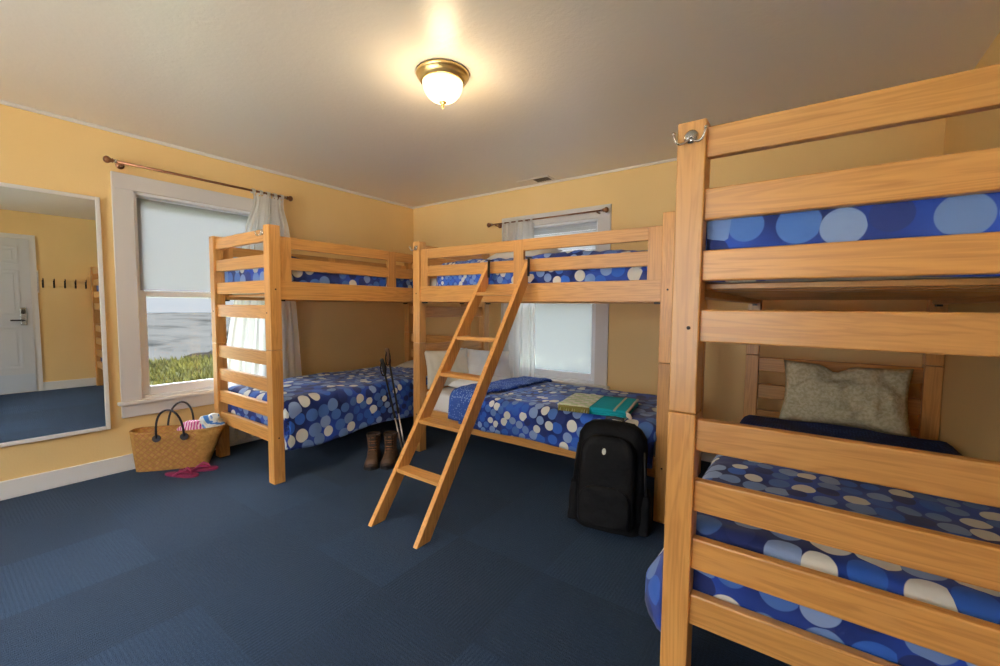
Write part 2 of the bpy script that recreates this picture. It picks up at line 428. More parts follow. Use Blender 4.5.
def hook(parent, x, y, z, ang=0):
    """double coat hook, plate on the plane facing local -Y (ang turns it)"""
    bm = bmesh.new()
    lathe(bm, [(0, .007), (.012, .006), (.019, .002), (.019, 0)], 16)
    bmesh.ops.rotate(bm, verts=bm.verts, matrix=Matrix.Rotation(PI/2, 3, 'X'))
    for s in (-1, 1):
        pts = [(0, -.006, -.004)]
        for k in range(9):
            t = k/8*1.45
            pts.append((s*(.008+.033*math.sin(t)), -.012-.012*math.sin(t), -.014-.012*math.sin(t*2)+.030*(1-math.cos(t))))
        tube(bm, pts, .0032, 8)
        bmesh.ops.create_icosphere(bm, subdivisions=2, radius=.0052, matrix=Matrix.Translation(pts[-1]))
    bmesh.ops.rotate(bm, verts=bm.verts, matrix=Matrix.Rotation(ang, 3, 'Z'))
    bmesh.ops.translate(bm, verts=bm.verts, vec=(x, y, z)); obj('coat_hook', bm, CHROME, parent, True)
def bunk(label, loc, rz, guards, hookpos, stub=False):
    t = thing('bunk_bed', label, 'bunk bed', loc, (0, 0, rz), 'wooden bunk beds')
    for x in (0, BW-Pw):
        for y in (0, BL-Pw):
            p = obj('post', bx(x, x+Pw, y, y+Pw, 0, .8985, bev=.004), WZ, t)
            obj('post_upper', bx(x, x+Pw, y, y+Pw, .9005, PH, bev=.004), WZ, p)
    for y in (.016, BL-.016-.032):
        for a, b in RAILS:
            obj('end_rail', bx(Pw-.004, BW-Pw+.004, y, y+.032, a, b, bev=.005), WX, t)
    for x in (.012, BW-.012-.028):
        for a, b in ((.245, .362), (1.233, 1.357)):
            obj('side_rail', bx(x, x+.028, Pw-.004, BL-Pw+.004, a, b, bev=.004), WY, t)
    for s, x in ((0, .016), (1, BW-.016-.022)):
        for a in (.262, 1.247):
            xa = .04 if s == 0 else BW-.04-.025
            obj('ledger', bx(xa, xa+.025, Pw+.01, BL-Pw-.01, a-.012, a+.010), WY, t)
        if s in guards:
            for a, b in ((1.434, 1.517), (1.575, 1.652)):
                obj('guard_rail', bx(x, x+.022, Pw-.002, BL-Pw+.002, a, b, bev=.004), WY, t)
            for y, wd in ((Pw+.001, .078), (BL/2-.04, .08), (BL-Pw-.079, .078)):
                obj('guard_post', bx(x-.003, x+.025, y, y+wd, 1.353, 1.650, bev=.003), WZ, t)
        elif stub:
            obj('guard_post', bx(x-.003, x+.025, Pw+.001, Pw+.03, 1.353, 1.565, bev=.003), WZ, t)
    for z in (.272, 1.2575):
        for k in range(13):
            y = .11+k*(BL-.29)/12
            obj('slat', bx(.045, BW-.045, y, y+.068, z, z+.016, bev=.002), WX, t)
    for y, s in ((Pw/2, 1), (BL-Pw/2, -1)):
        for z in (.31, 1.30):
            bolt(t, BW+.0005, y, z, 'x'); bolt(t, -.0005, y, z, '-x')
    for x in (Pw/2+.01, BW-Pw/2-.01):
        for z in (1.145,): bolt(t, x, -.0005, z, 'y')
    for x in (.041, BW-.041):
        for y, s in ((Pw, 1), (BL-Pw, -1)):
            bm = bmesh.new()
            q = [(x-.012, y, 1.232), (x+.012, y, 1.232), (x+.012, y+s*.045, 1.232), (x-.012, y+s*.045, 1.232)]
            box(bm, x-.012, x+.012, min(y, y+s*.04), max(y, y+s*.04), 1.222, 1.233)
            obj('corner_bracket', bm, DARKM, t)
    hook(t, *hookpos)
    return t
B1, B2, B3 = (.168, -2.257, 0), (3.341, -1.222, 0), (3.602, -2.337, 0)
bunk('wooden bunk bed along the left wall in front of the sea-view window', B1, 0, (0, 1), (BW-Pw-.005, -.003, 1.668))
bunk('wooden bunk bed along the back wall with a ladder leaning on it', B2, PI/2, (0,), (-.003, BL-Pw/2, 1.665, -PI/2))
bunk('nearest wooden bunk bed on the right, end rails towards the camera', B3, 0, (), (Pw/2, -.003, 1.672), stub=True)

def place(o, loc, rz): o.location = loc; o.rotation_euler = (0, 0, rz); return o
def mattress(label, bed, rz, z, hgt, m, y0=.09):
    bm = bmesh.new(); box(bm, .072, BW-.072, y0, BL-.06, z, z+hgt, bev=.03, seg=3)
    o = obj('mattress', bm, m, None, True); place(o, bed, rz)
    return tag(o, label, 'mattress', 'bunk bed mattresses')
mattress('blue-draped mattress of the lower bunk by the left wall', B1, 0, .289, .205, GREYSHEET)
mattress('mattress of the upper bunk by the left wall, under dotted bedding', B1, 0, 1.275, .15, GREYSHEET)
mattress('lower bunk mattress in pale sheet with white pillow, behind the ladder', B2, PI/2, .289, .205, SHEET)
mattress('upper bunk mattress behind the top of the ladder', B2, PI/2, 1.275, .15, GREYSHEET)
mattress('brown covered lower mattress of the nearest bunk bed', B3, 0, .289, .215, TANSHEET)
mattress('upper mattress of the nearest bunk bed', B3, 0, 1.275, .15, GREYSHEET)

def cloth_bm(x0, x1, y0, y1, zt, dl, dr, df, dh, r=.045, seed=0, puff=.012, wr=.010, bulge=.0, step=.02, hem=.12, skew=0, lump=0):
    """bedding over a mattress; d* = how far it hangs past each edge (local bed frame, foot at y0)"""
    bm = bmesh.new(); uvl = bm.loops.layers.uv.new('UVMap')
    S = []; s = -dl
    ns = max(4, int((x1-x0+dl+dr)/step)); ntt = max(4, int((y1-y0+df+dh)/step))
    def prof(d):
        if d <= 0: return 0, 0, 0
        a = min(d/r, PI/2)
        return r*math.sin(a), r*(1-math.cos(a))+max(0, d-r*PI/2), a/(PI/2)
    g = {}; uv = {}
    for i in range(ns+1):
        for j in range(ntt+1):
            s = x0-dl+(x1-x0+dl+dr)*i/ns; t = y0-df+(y1-y0+df+dh)*j/ntt
            h1 = 1+hem*noise.noise((t*1.7, seed, 0)); h2 = 1+hem*noise.noise((s*2.3, seed+5, 0))
            ex = (x0-s)*h1 if s < x0 else ((s-x1)*h1 if s > x1 else 0); sxn = -1 if s < x0 else 1
            ey = (y0-t)*h2 if t < y0 else ((t-y1)*h2 if t > y1 else 0); syn = -1 if t < y0 else 1
            ox, zx, ax = prof(ex); oy, zy, ay = prof(ey)
            X = min(max(s, x0), x1)+sxn*ox; Y = min(max(t, y0), y1)+syn*oy; Z = zt-max(zx, zy)
            p3 = Vector((s*3.1, t*3.1, seed))
            nn = noise.noise(p3)+.6*noise.noise(p3*2.3)+.35*noise.noise(p3*5)
            Z += (1-max(ax, ay))*puff*nn+(.012 if 0 else 0)
            cx_ = min(1, (s-x0+dl)/.2) if 0 else 1
            fold = noise.noise((t*9, s*1.5, seed+9))+.5*noise.noise((t*23, s*2, seed+2))
            X += sxn*ax*(bulge+wr*(fold+.4)*min(1, ex/.12))
            if sxn < 0: X -= lump*ax*min(1, ex/.3)**2*math.exp(-((t-.22)/.13)**2)
            fold = noise.noise((s*9, t*1.5, seed+19))
            Y += syn*ay*(wr*.5*fold)*min(1, ey/.12)
            Y += skew*(s-x0)
            g[i, j] = bm.verts.new((X, Y, Z)); uv[g[i, j]] = (BL-t, s-BW/2)
    for i in range(ns):
        for j in range(ntt):
            f = bm.faces.new((g[i, j], g[i+1, j], g[i+1, j+1], g[i, j+1]))
            for lp in f.loops: lp[uvl].uv = uv[lp.vert]
    return bm
def duvet(label, bed, rz, *a, fold=None, **k):
    o = obj('duvet', cloth_bm(*a, **k), DOTS, None, True); solid(o, .016, 1); place(o, bed, rz)
    tag(o, label, 'duvet', 'blue dotted duvets')
    if fold:
        m, args, kw = fold
        f = obj('turned_back_edge', cloth_bm(*args, **kw), m, o, True); solid(f, .02, 1)
        f['label'] = 'plain speckled reverse side folded over'
    return o
duvet('blue dotted duvet hanging over the side of the lower bunk beside the hiking boots', B1, 0,
      .10, .875, .135, 1.60, .545, .05, .35, .27, .0, r=.05, seed=1, bulge=.012, puff=.014)
duvet('blue dotted duvet on the upper bunk by the left wall', B1, 0,
      .12, .81, .14, 1.90, 1.505, .21, .21, .20, .05, r=.05, seed=2, puff=.022, wr=.003)
duvet('blue dotted duvet under the folded towel, on the lower bunk behind the ladder', B2, PI/2,
      .055, .83, .135, 1.52, .530, .255, .05, .1, .0, r=.05, seed=3, bulge=.004, puff=.016,
      fold=(FOLD, (.055, .84, 1.33, 1.56, .556, .24, .05, .02, .03), dict(r=.055, seed=4, bulge=.012, puff=.02, skew=-.10)))
duvet('blue dotted duvet on the upper bunk that the ladder leans on', B2, PI/2,
      .12, .81, .12, 1.76, 1.535, .24, .07, .05, .26, r=.05, seed=6, puff=.030, wr=.003)
duvet('large-dotted blue duvet on the lower bunk of the nearest bed', B3, 0,
      .07, .87, .115, 1.42, .535, .38, .05, .29, .0, r=.045, seed=7, bulge=.012, puff=.012, lump=.10,
      fold=(FOLDN, (.09, .86, 1.36, 1.62, .553, .16, .04, .02, .02), dict(r=.045, seed=8, puff=.012, bulge=.004, skew=-.05)))
duvet('navy duvet with very large dots on the upper bunk of the nearest bed', B3, 0,
      .11, .82, .10, 1.9, 1.50, .20, .07, .24, .05, r=.035, seed=10, puff=.016, wr=.003)

def pillow(label, m, loc, rot, w=.6, h=.4, t=.14, seed=0, crumple=.012, dent=0):
    bm = bmesh.new(); n = 26; nm = 18; g = {}
    for sd in (1, -1):
        for i in range(n+1):
            for j in range(nm+1):
                u = -1+2*i/n; v = -1+2*j/nm
                k = (max(0, 1-abs(u)**3.2)**.55)*(max(0, 1-abs(v)**3.0)**.55)
                x = u*w/2*(1-.07*(1-abs(v)**2)*abs(u)**3); y = v*h/2*(1-.08*(1-abs(u)**2)*abs(v)**3)
                z = sd*t/2*k
                y -= dent*max(0, v)*math.exp(-((u+.12)/.16)**2)
                z += dent*.5*k*sd*math.cos(3*u+1.5*v)
                p = Vector((u*2.1, v*1.7, sd+seed*3.3))
                z += crumple*k*(noise.noise(p*1.6)+.8*noise.noise(p*3.5))
                edge = i in (0, n) or j in (0, nm)
                if edge and sd == -1: g[sd, i, j] = g[1, i, j]
                else: g[sd, i, j] = bm.verts.new((x, y, z))
    for sd in (1, -1):
        for i in range(n):
            for j in range(nm):
                q = [g[sd, i, j], g[sd, i+1, j], g[sd, i+1, j+1], g[sd, i, j+1]]
                if sd < 0: q.reverse()
                bm.faces.new(q)
    o = obj('pillow', bm, m, None, True); o.location = loc; o.rotation_euler = rot
    return tag(o, label, 'pillow')
TANP = mat('tan_patterned_cotton', rough=.85, spec=.15); q = N(TANP)
n = q.noise(q.coord('Object'), 60, 4); q.l(q.ramp(n, [(.4, (.50, .44, .28)), (.6, (.64, .58, .41))]), q.b.inputs['Base Color'])
q.bump(q.noise(q.coord('Object'), 11, 3), .6, .02)
WP = mat('white_pillowcase', (.78, .78, .76), .8, spec=.2)
CREAMP = mat('cream_pillowcase', (.62, .58, .48), .8, spec=.2)
pillow('tan patterned pillow propped against the headboard of the nearest bunk bed', TANP, (4.105, -.50, .705), (math.radians(70), 0, math.radians(-4)), .59, .38, .16, 1, .05, .045)
pillow('white pillow standing upright behind the ladder on the lower bunk', WP, (1.60, -.62, .665), (math.radians(62), math.radians(6), math.radians(58)), .50, .33, .13, 2, .02)
pillow('cream pillow wedged upright against the lower bunk end, left of the white one', CREAMP, (1.475, -.98, .68), (math.radians(78), 0, math.radians(72)), .42, .32, .10, 3, .012)
pillow('flat white pillow lying under the upright pillow on the lower back bunk', WP, (1.64, -.74, .545), (0, 0, math.radians(90)), .56, .38, .10, 5, .012)
pillow('white pillow half hidden at the top of the ladder on the upper bunk', WP, (1.99, -.62, 1.625), (math.radians(14), 0, math.radians(4)), .54, .40, .13, 4, .016)
pillow('cream pillow at the shaded head end of the left lower bunk', CREAMP, (.66, -.46, .555), (math.radians(8), 0, 0), .62, .38, .12, 6, .012)

# ------------------------------------------------------------------ ladder
lad = thing('bunk_ladder', 'wooden ladder leaning against the upper bunk of the back bed', 'ladder', (2.225, -2.215, 0))
LR, LT = .965, 1.497            # run and height of the front edge
def stile_x(s, z):
    k = z/LT
    return (-.185+.057*k) if s < 0 else (.170+.027*k)
for s in (-1, 1):
    prof = [(0, 0), (.095, 0), (LR, LT*(LR-.095)/LR), (LR, LT)]      # foot cut level, top cut plumb against the guard rail
    bm = bmesh.new()
    loft(bm, [[(stile_x(s, z)+dx, y, z) for y, z in prof] for dx in (-.015, .015)]); fixn(bm)
    bmesh.ops.bevel(bm, geom=list(bm.edges), offset=.0025, segments=1, affect='EDGES')
    obj('stile', bm, WZ, lad)
    hm = bmesh.new(); x = stile_x(s, LT)
    box(hm, x+.016, x+.019, LR-.02, LR+.004, 1.40, 1.515)
    box(hm, x-.012, x+.019, LR+.000, LR+.045, 1.519, 1.524)
    obj('ladder_hook', hm, DARKM, lad)
for z in (.262, .512, .775, .995, 1.285):
    yc = z*LR/LT+.047
    bm = bmesh.new(); box(bm, stile_x(-1, z)+.012, stile_x(1, z)-.012, yc-.042, yc+.042, z-.011, z+.011, bev=.003)
    obj('rung', bm, WX, lad)

# ------------------------------------------------------------------ curtains and rods
def curtain(label, base, ax, ztop, zbot, w0, w1, wm, c0, c1, seed, nf):
    """hangs along axis ax ('x' or 'y'); widths top/waist/bottom"""
    bm = bmesh.new(); n, m = 150, 46; g = {}
    for i in range(n+1):
        for j in range(m+1):
            f = i/n; k = j/m; z = ztop+(zbot-ztop)*k
            wd = w0+(w1-w0)*k**.8
            if wm: wd = w0+(w1-w0)*(k**.9)-wm*math.exp(-((k-.04)/.05)**2)
            cc = c0+(c1-c0)*k
            a = cc+(f-.5)*wd+.006*math.sin(f*nf*2*PI*1.7+k*2)
            am = (.026-.010*k)*(1-.3*math.cos(f*9))
            b = am*math.sin(f*nf*2*PI+seed+.8*k+1.5*noise.noise((f*3, k*1.3, seed)))+.010*noise.noise((f*12, k*2, seed))
            zz = z+(.012*math.sin(f*nf*2*PI) if j == 0 else 0)
            g[i, j] = bm.verts.new((base+b, a, zz) if ax == 'y' else (a, base+b, zz))
    for i in range(n):
        for j in range(m): bm.faces.new((g[i, j], g[i+1, j], g[i+1, j+1], g[i, j+1]))
    o = obj('curtain', bm, CURT, None, True)
    tabs = bmesh.new()
    for t in range(5):
        a = c0+(t/4-.5)*(w0-.03)
        pts = [(.020*math.cos(q_), .020*math.sin(q_)) for q_ in [x*PI/8-PI/2 for x in range(17)]]
        for s in range(16):
            (p0, z0), (p1, z1) = pts[s], pts[s+1]
            b = base
            def P(p, z, e): return (b+p, a+e, ztop+.02+z) if ax == 'y' else (a+e, b+p, ztop+.02+z)
            tabs.faces.new([tabs.verts.new(P(p0, z0, -.014)), tabs.verts.new(P(p0, z0, .014)), tabs.verts.new(P(p1, z1, .014)), tabs.verts.new(P(p1, z1, -.014))])
    obj('curtain_tab', tabs, CURT, o, True)
    return tag(o, label, 'curtain', None)
curtain('white sheer curtain bunched at the right side of the left wall window', .085, 'y', 2.135, .06, .27, .80, .06, -1.765, -1.87, 1.0, 9)
curtain('white sheer curtain on the left half of the back wall window', -.085, 'x', 2.02, .12, .36, .44, 0, 1.575, 1.60, 4.0, 7)
def rod(label, p0, p1, wall, ax, z, r=.0095):
    t = thing('curtain_rod', label, 'curtain rod', ((wall+.0, p0, z) if ax == 'y' else (p0, wall, z)))
    off = .085 if ax == 'y' else -.085
    P = (lambda a, b, c: (b, a-p0, c)) if ax == 'y' else (lambda a, b, c: (a-p0, b, c))
    bm = bmesh.new(); tube(bm, [P(p0, off, 0), P(p1, off, 0)], r, 12); obj('pole', bm, BRONZE, t, True)
    for a, s in ((p0, -1), (p1, 1)):
        bm = bmesh.new()
        rr = [.010, .017, .012, .018, .024, .024, .016, .004]; xs = [0, .006, .012, .02, .03, .04, .05, .055]
        tube(bm, [P(a+s*x, off, 0) for x in xs], rr, 16); obj('finial', bm, BRONZE, t, True)
        bm = bmesh.new(); b = a-s*.05
        tube(bm, [P(b, 0, -.004), P(b, off*.5, -.012), P(b, off, -.012)], .006, 8)
        tube(bm, [P(b, 0, -.004), P(b, .006*(1 if off > 0 else -1), -.004)], .024, 16)
        obj('bracket', bm, BRONZE, t, True)
        bm = bmesh.new(); tube(bm, [P(a-s*.012, off, 0), P(a-s*.004, off, 0)], .0125, 16); obj('collar', bm, CHROME, t, True)
    return t
rod('dark wooden curtain rod above the left wall window', -2.775, -1.60, 0, 'y', 2.158)
rod('thin bronze curtain rod across the back wall window', 1.25, 2.45, 0, 'x', 2.04, .007)

# ------------------------------------------------------------------ ceiling light, vent
lt = thing('ceiling_light', 'brass ceiling light with a lit frosted glass bowl', 'ceiling light', (2.352, -1.97, H))
bm = bmesh.new(); lathe(bm, [(0, 0), (.132, 0), (.136, -.008), (.132, -.018), (.124, -.022), (.124, -.030), (.118, -.036), (.112, -.046), (.104, -.050), (.098, -.046), (0, -.046)], 48)
obj('brass_base', fixn(bm), BRASS, lt, True)
GL = mat('lit_frosted_glass', (.9, .85, .72), .3); b = N(GL).b
b.inputs['Emission Color'].default_value = (1, .74, .38, 1); b.inputs['Emission Strength'].default_value = 6.5
bm = bmesh.new(); prof = [(.103, -.047)]
for k in range(1, 15):
    a = k/14*PI/2; prof.append((.103*math.cos(a)**.9 if k < 14 else 0, -.047-.095*math.sin(a)))
lathe(bm, prof, 48); obj('glass_bowl', fixn(bm), GL, lt, True)
bm = bmesh.new(); lathe(bm, [(0, -.138), (.018, -.139), (.020, -.145), (.010, -.151), (.006, -.158), (.009, -.163), (.006, -.170), (0, -.176)], 20)
obj('finial', fixn(bm), BRASS, lt, True)
bl = D.lights.new('bulb', 'POINT'); bl.energy = 23; bl.color = (1, .76, .46); bl.shadow_soft_size = .07
bo = D.objects.new('bulb', bl); C.collection.objects.link(bo); bo.parent = lt; bo.location = (0, 0, -.26)

VD = mat('vent_dark', (.05, .04, .035), .6)
vt = thing('ceiling_vent', 'small white ceiling vent with dark slots near the back window', 'vent', (1.80, -.135, H))
obj('vent_frame', bx(-.17, .17, -.065, .065, -.008, 0, bev=.003), CEIL, vt)
obj('vent_opening', bx(-.0, .15, -.045, .045, -.0095, -.006), VD, vt)
for k in range(6):
    x = .012+k*.024; obj('vent_slat', bx(x, x+.006, -.043, .043, -.013, -.009), mat('vent_slat_brown', (.16, .11, .08), .5) if k == 0 else D.materials['vent_slat_brown'], vt)

# ------------------------------------------------------------------ mirror
MIR = mat('mirror_silver', (.80, .84, .84), .01, 1)
mt = thing('wall_mirror', 'tall white-framed mirror on the left wall reflecting the door', 'mirror', (.012, -2.842, .325), (0, 0, math.radians(-1.6)))
mw, mh = .62, 1.585
obj('mirror_glass', bx(.0, .006, -mw+.02, -.02, .02, mh-.02), MIR, mt)
bm = bmesh.new()
box(bm, -.004, .016, -.024, 0, 0, mh, bev=.003); box(bm, -.004, .016, -mw, -mw+.024, 0, mh, bev=.003)
box(bm, -.004, .016, -mw+.024, -.024, 0, .024, bev=.003); box(bm, -.004, .016, -mw+.024, -.024, mh-.024, mh, bev=.003)
obj('mirror_frame', bm, WHITE, mt)

# ------------------------------------------------------------------ door on the right wall
DP = mat('door_paint', (.68, .69, .70), .4)
dr = D.objects.new('door_1', None); C.collection.objects.link(dr); struct(dr); dr.location = (W, -3.36, 0)
dw, dh = .44, 2.03
bm = bmesh.new(); box(bm, -.03, -.002, -dw, dw, .005, dh)
obj('door_leaf', bm, DP, dr)
bm = bmesh.new()
def panel(y0, y1, z0, z1):
    # raised moulding ring and field
    for a in ((y0, y0+.022, z0, z1), (y1-.022, y1, z0, z1), (y0+.022, y1-.022, z0, z0+.022), (y0+.022, y1-.022, z1-.022, z1)):
        box(bm, -.036, -.0295, *a, bev=.002)
    box(bm, -.035, -.0295, y0+.05, y1-.05, z0+.05, z1-.05, bev=.003)
for s in (-1, 1):
    a, b = sorted((s*.05, s*.34))
    for z0, z1 in ((.32, .88), (1.02, 1.62), (1.70, 1.93)): panel(a, b, z0, z1)
obj('door_panel', bm, DP, dr)
obj('kick_plate', bx(-.033, -.0298, -dw+.01, dw-.01, .02, .25), mat('kick_plate_grey', (.62, .68, .74), .3), dr)
bm = bmesh.new(); box(bm, -.045, -.030, dw-.11, dw-.055, .90, 1.13, bev=.006); obj('lock_plate', bm, CHROME, dr)
bm = bmesh.new(); tube(bm, [(-.045, dw-.083, .965), (-.075, dw-.083, .965), (-.078, dw-.10, .965), (-.078, dw-.20, .965)], .009, 10); obj('lever_handle', bm, DARKM, dr, True)
obj('keypad', bx(-.048, -.045, dw-.10, dw-.065, 1.05, 1.11), BLK2, dr)
bm = bmesh.new(); box(bm, -.02, 0, dw, dw+.06, 0, dh+.06); box(bm, -.02, 0, -dw-.06, -dw, 0, dh+.06); box(bm, -.02, 0, -dw, dw, dh+.004, dh+.06)
obj('door_frame', bm, WHITE, dr)

ck = thing('coat_rack', 'wall rack of five black double hooks, seen in the mirror', 'coat rack', (W-.001, -2.60, 1.45))
obj('back_board', bx(-.012, 0, -.24, .24, -.03, .03, bev=.003), WALL, ck)
for k in range(5):
    y = -.21+k*.105; bm = bmesh.new()
    box(bm, -.016, -.012, y-.009, y+.009, -.05, .05)
    tube(bm, [(-.015, y, .03), (-.04, y, .035), (-.06, y, .05), (-.062, y, .075)], .0055, 8)
    tube(bm, [(-.015, y, -.03), (-.03, y, -.045), (-.045, y, -.04), (-.047, y, -.015)], .0055, 8)
    obj('coat_hook', bm, DARKM, ck, True)
sg = thing('wall_sign', 'narrow blue and white notice on the wall beside the door', 'sign', (W-.001, -2.875, 1.48))
obj('sign_plate', bx(-.006, 0, -.03, .03, -.15, .15, bev=.001), WHITE, sg)
obj('sign_face', bx(-.0075, -.006, -.02, .02, -.13, .13), mat('sign_blue', (.12, .25, .5), .5), sg)

# ------------------------------------------------------------------ backpack
bp = thing('backpack', 'black backpack standing against the lower bunk end of the back bed', 'backpack', (3.085, -1.43, 0), (math.radians(-6), 0, math.radians(8)))
def packbody(bm, w, d, h, z0, yc, top=.75, n=36, e=3.6, belly=.0):
    R = []; zs = [0, .015, .05, .12, .25, .42, .6, .75, .86, .94, .985, 1.0]
    for z in zs:
        k = 1
        if z < .06: k = .86+.14*math.sqrt(z/.06)
        if z > top: k = math.sqrt(max(.0, 1-((z-top)/(1.0001-top))**2))*.62+.38 if z < 1 else .30
        kw = k*(1-.10*max(0, z-.3)); kd = (k if z > top else 1)*(1-.28*z)
        R.append([(x*kw+.008*noise.noise((x*16, z*7, yc)), y*kd+yc+.012*noise.noise((x*15, z*9, 4+yc)), z0+h*z) for x, y in superell(w/2, d/2, n, e)])
    loft(bm, R)
bm = bmesh.new(); packbody(bm, .385, .185, .575, .004, 0, top=.84); obj('main_body', fixn(bm), BLACK, bp, True)
bm = bmesh.new(); packbody(bm, .30, .09, .47, .04, -.095, top=.80); obj('front_pocket', fixn(bm), BLACK, bp, True)
bm = bmesh.new(); packbody(bm, .27, .045, .20, .05, -.135, top=.7); obj('lower_pocket', fixn(bm), BLACK, bp, True)
for s in (-1, 1):
    bm = bmesh.new(); packbody(bm, .06, .14, .22, .02, 0, top=.7); bmesh.ops.translate(bm, verts=bm.verts, vec=(s*.190, 0, 0))
    obj('side_pocket', fixn(bm), BLACK, bp, True)
    bm = bmesh.new()
    tube(bm, [(s*.09, .085, .55), (s*.12, .13, .50), (s*.14, .14, .36), (s*.15, .13, .2), (s*.17, .09, .08)], [.016, .02, .02, .016, .008], 8)
    obj('shoulder_strap', bm, BLACK, bp, True)
    bm = bmesh.new(); tube(bm, [(s*.178, -.04, .44), (s*.186, -.05, .34), (s*.196, -.04, .20)], .006, 6); obj('compression_strap', bm, BLK2, bp, True)
bm = bmesh.new(); tube(bm, [(-.05, .03, .565), (-.045, .035, .585), (0, .035, .590), (.045, .035, .585), (.05, .03, .565)], .009, 8); obj('grab_handle', bm, BLK2, bp, True)
ZIP = mat('zip_black', (.015, .015, .016), .35)
bm = bmesh.new()
tube(bm, [(x, -.128+.035*(z/.5), z+.03) for x, z in [(-.135, .10), (-.135, .25), (-.125, .36), (-.09, .425), (-.04, .45), (.04, .45), (.09, .425), (.125, .36), (.135, .25), (.135, .10)]], .0035, 6)
obj('zip', bm, ZIP, bp, True)
bm = bmesh.new(); R = []
for y in (-.1375, -.131): R.append([(-.012+.010*x, y+.0*z, .432+.017*z) for x, z in superell(1, 1, 16, 2)])
loft(bm, R); em = obj('emblem', fixn(bm), mat('emblem_pale', (.62, .64, .55), .5), bp)
em['label'] = 'small pale round emblem'

# ------------------------------------------------------------------ towel on back lower bunk
TW = mat('green_cream_towel', rough=.9, spec=.1); q = N(TW)
v = q.coord('Object'); ch = q.n('TexChecker'); ch.inputs['Scale'].default_value = 22
q.l(v, ch.inputs['Vector']); n = q.noise(v, 30, 2)
q.l(q.mix(q.math('MULTIPLY', ch.outputs['Fac'], .55), q.ramp(n, [(.4, (.66, .68, .54)), (.6, (.82, .82, .75))]), (.40, .60, .26)), q.b.inputs['Base Color'])
TEAL = mat('teal_towel', (.01, .32, .40), .9, spec=.1); BEI = mat('beige_stripe', (.45, .42, .33), .9)
OLV = mat('olive_fringe', (.22, .20, .05), .9)
tw = thing('folded_towel', 'folded beach towel, half green check and half teal, on the lower back bunk', 'towel', (2.845, -1.03, .550), (0, 0, math.radians(9)))
def layer(bm, x0, x1, y0, y1, z0, z1, seed):
    n, m = 16, 14; R = {}
    for i in range(n+1):
        for j in range(m+1):
            x = x0+(x1-x0)*i/n; y = y0+(y1-y0)*j/m
            d = .004*noise.noise((x*9, y*9, seed))
            R[i, j] = (bm.verts.new((x, y, z1+d)), bm.verts.new((x, y, z0)))
    for i in range(n):
        for j in range(m):
            bm.faces.new([R[a][0] for a in ((i, j), (i+1, j), (i+1, j+1), (i, j+1))])
            bm.faces.new([R[a][1] for a in ((i, j), (i, j+1), (i+1, j+1), (i+1, j))])
    for i in range(n):
        bm.faces.new((R[i, 0][0], R[i, 0][1], R[i+1, 0][1], R[i+1, 0][0])); bm.faces.new((R[i, m][1], R[i, m][0], R[i+1, m][0], R[i+1, m][1]))
    for j in range(m):
        bm.faces.new((R[0, j][1], R[0, j][0], R[0, j+1][0], R[0, j+1][1])); bm.faces.new((R[n, j][0], R[n, j][1], R[n, j+1][1], R[n, j+1][0]))
bm = bmesh.new()
for k in range(3): layer(bm, -.205-.004*k, -.01, -.20+.006*k, .20, .004+k*.013, .015+k*.013, k)
obj('green_half', bm, TW, tw, True)
bm = bmesh.new()
for k in range(3): layer(bm, -.01, .222-.005*k, -.20+.006*k, .20, .003+k*.013, .0145+k*.013, k+5)
obj('teal_half', bm, TEAL, tw, True)
bm = bmesh.new(); layer(bm, .135, .148, -.19, .20, .034, .0435, 7); layer(bm, .210, .222, -.20, .20, .030, .042, 7); obj('beige_stripe', bm, BEI, tw, True)
bm = bmesh.new()
for k in range(34):
    x = -.20+k*.0058; z = .038
    tube(bm, [(x, -.198, z), (x+.003, -.214, z-.006), (x+random.uniform(-.004, .006), -.222, z-.03)], .0032, 5)
obj('fringe', bm, OLV, tw)
bm = bmesh.new()
for k in range(8): tube(bm, [(.215, -.198, .036-.003*k), (.236, -.205-.003*k, .03-.003*k), (.246, -.20-.004*k, .008)], .003, 5)
obj('tassel', bm, mat('tassel_cream', (.7, .68, .62), .9), tw)

